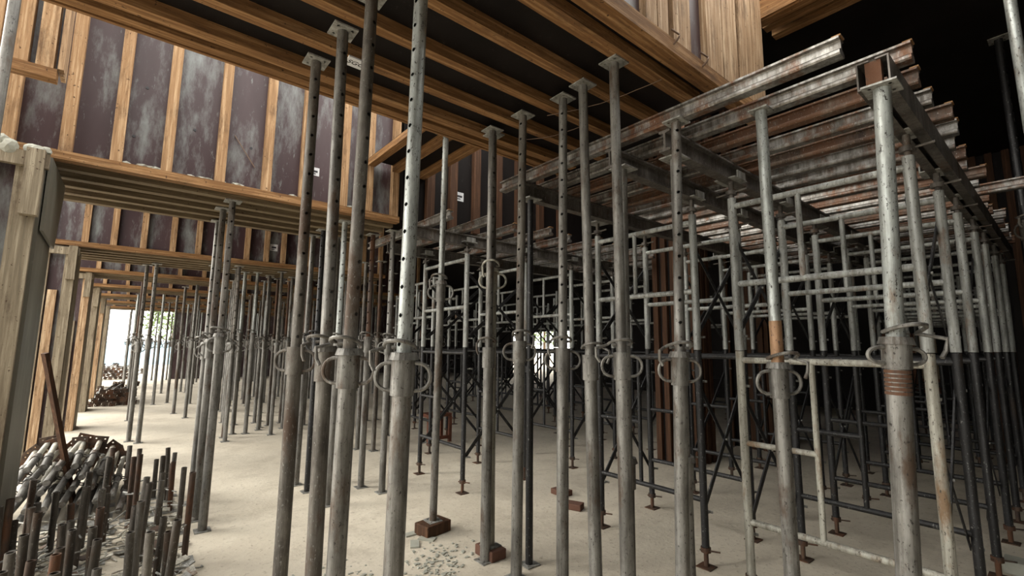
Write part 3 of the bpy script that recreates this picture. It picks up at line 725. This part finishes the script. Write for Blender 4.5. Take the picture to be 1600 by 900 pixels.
# ---------------------------------------------------------------- heaps of steel props on the floor by the left columns
def lying_prop(label, p0, p1, group, mt='pale', roll=0, ends=True):
    p0 = Vector(p0); p1 = Vector(p1); H = (p1-p0).length; t = thing('steel_prop', label, 'prop', p0, align(p0, p1) @ Quaternion((0, 0, 1), roll), group)
    MB().tube((0, 0, .006), (0, 0, H*.45), .028, 10).build('outer_tube', 'galv', t)
    MB().tube((0, 0, H*.45), (0, 0, H-.006), .024, 10).build('inner_tube', mt, t)
    c_ = MB().ring(H*.45-.07, H*.45+.01, .037, .026, 12).build('collar', 'galv', t)
    ear(MB(), 0, .035, H*.45-.06, H*.45, .05, .006).build('handle', 'galv', c_)
    MB().holed_plate(.065, .007, H-.007).build('top_plate', 'rusty', t)
    if ends: MB().holed_plate(.065, .007, 0).build('base_plate', 'rusty', t)
    return t
k = 0
for layer in range(5):
    for q in range(9-layer):
        x = -.78+q*.112+layer*.05+random.uniform(-.015, .015); z = .075+layer*.092
        p1 = (x+random.uniform(-.05, .07), 7.25+random.uniform(-.12, .12)-layer*.12, z+.10+random.uniform(0, .04)); p0 = (x-.05, 5.75+random.uniform(-.1, .1)+layer*.1, z)
        lying_prop('pale steel prop lying in the heap behind the upright tubes, rusty end plate', p0, p1, 'props in the near heap', random.choice(['paint', 'paint', 'cream']), random.uniform(0, 1.5), False); k += 1
for layer in range(4):
    for q in range(7-layer):
        x = -.68+q*.14+layer*.07; z = .06+layer*.1
        lying_prop('grey steel tube in the small heap beside the far left columns', (x+.05, 15.75+random.uniform(-.1, .2), z), (x+.1+random.uniform(-.1, .35), 17.1, z+.1), 'props in the middle heap', random.choice(['galv', 'brown', 'pale']))
for layer in range(4):
    for q in range(9-layer):
        x = -1.0+q*.17+layer*.08; z = .08+layer*.13
        lying_prop('grey steel tube in the farthest heap by the bright opening', (x-.2, 26.8+random.uniform(-.2, .2), z), (x+random.uniform(-.2, .5), 28.2, z+.14), 'props in the farthest heap', random.choice(['galv', 'brown']))

# ---------------------------------------------------------------- bits on the floor
for k, (x, y) in enumerate([(2.0, 3.75), (1.92, 3.55), (2.05, 3.58)]):
    o = MB().box(-.07, .07, -.035, .035, 0, .012).build('debris_scrap', 'mortar'); o.location = (x, y, .0); o.rotation_euler.z = k*1.1
    tag(o, ['flat pale scrap on the floor left of the dark block', 'small pale scrap nearest the camera by the dark block', 'pale scrap between two others by the dark block'][k], 'scrap')
m = MB()
for k in range(420):
    a = random.gauss(0, 1); b_ = random.gauss(0, 1)
    cx, cy = random.choice([(1.75, 2.95), (1.55, 2.75), (1.95, 3.2), (1.2, 3.4)])
    x, y, s_ = cx+.13*a, cy+.13*b_, random.uniform(.004, .012)
    vs = [(x+s_*random.uniform(.6, 1.4)*dx, y+s_*random.uniform(.6, 1.4)*dy, z) for z in (0, s_*.8) for dx, dy in ((-1, -1), (1, -1), (1, 1), (-1, 1))]
    m.add(vs, [(0, 3, 2, 1), (4, 5, 6, 7), (0, 1, 5, 4), (1, 2, 6, 5), (2, 3, 7, 6), (3, 0, 4, 7)])
tag(m.build('gravel', 'mortar'), 'scatter of pale cement crumbs on the floor among the near props', 'gravel', None, 'stuff')
brick('brick under a base jack in front of the dark background towers', 3.78, 3.72, .07, .1, .06)
brick('lone red-brown brick on the floor before the middle towers', 3.55, 3.35, .06, .11, .06, .4)

# ---------------------------------------------------------------- outdoors beyond the building
t = thing('hoarding', 'blue site hoarding in the bright daylight beyond the corridor', 'fence', (0, 44, 0))
for k in range(14): MB().box(-14+k*2.4, -14+k*2.4+2.36, 0, .05, 0, 1.7).build('panel', 'fence', t)
def tree(label, x, y, h, r_):
    t = thing('tree', label, 'tree', (x, y, 0)); MB().tube((0, 0, 0), (0, 0, h*.6), .2, 10, .12).build('trunk', 'bark', t)
    m = MB()
    for k in range(900):
        d = Vector((random.gauss(0, 1), random.gauss(0, 1), random.gauss(0, .8))).normalized()*r_*random.uniform(.5, 1); c_ = Vector((0, 0, h*.72))+d
        a = Vector((random.uniform(-1, 1), random.uniform(-1, 1), random.uniform(-1, 1))).normalized()*.22; b_ = a.cross(Vector((random.uniform(-1, 1), random.uniform(-1, 1), 1))).normalized()*.12
        m.add([c_-a, c_+b_, c_+a, c_-b_], [(0, 1, 2, 3)])
    m.build('foliage', 'leaf', t)
tree('green tree showing over the blue hoarding at the far end', 3.0, 52, 6, 2.6)
tree('second green tree over the hoarding, further left', -4.5, 54, 6.5, 2.8)
tree('green tree outside, seen between the far central props', 36, 38, 6, 3)

t = thing('brick_house', 'pale and brick-red wall outside, glimpsed through the gap at the far right', 'building', (22, 3.5, 0))
MB().box(-.2, .2, -2.5, 2.5, 0, 4).build('wall', 'brick', t); MB().box(-.24, -.2, -.9, .2, .6, 2.4).build('panel', 'grey_board', t)
for k, (x, y) in enumerate(((2.43, 1.405), (2.78, 1.405))):
    tag(MB().path([(x, y+.02, 3.45), (x, y-.02, 3.47), (x+.005, y-.03, 3.49), (x+.03, y-.02, 3.52), (x-.03, y+.0, 3.54)], .006, 6).build('wire_hook', 'wire'), ['bent rusty wire hook on the edge board, further left', 'bent rusty wire hook on the edge board, nearer the joist'][k], 'hook')

t = thing('trestle', 'low red-brown steel trestle on the floor among the far props', 'trestle', (4.1, 7.0, 0))
MB().box(-.22, .22, -.16, .16, .42, .47).build('top', 'oxide', t)
for x in (-.2, .2):
    for y in (-.14, .14): MB().box(x-.025, x+.025, y-.025, y+.025, 0, .42).build('leg', 'oxide', t)
MB().box(-.2, .2, -.16, -.12, .06, .11).build('rail', 'oxide', t)
t = tag(MB().box(-.09, .09, -.06, .06, 0, .09).build('block', 'mortar'), 'pale concrete block on the floor at the bottom right corner', 'block'); t.location = (5.12, .43, 0)
md = t.modifiers.new('bevel', 'BEVEL'); md.width = .012; md.segments = 2
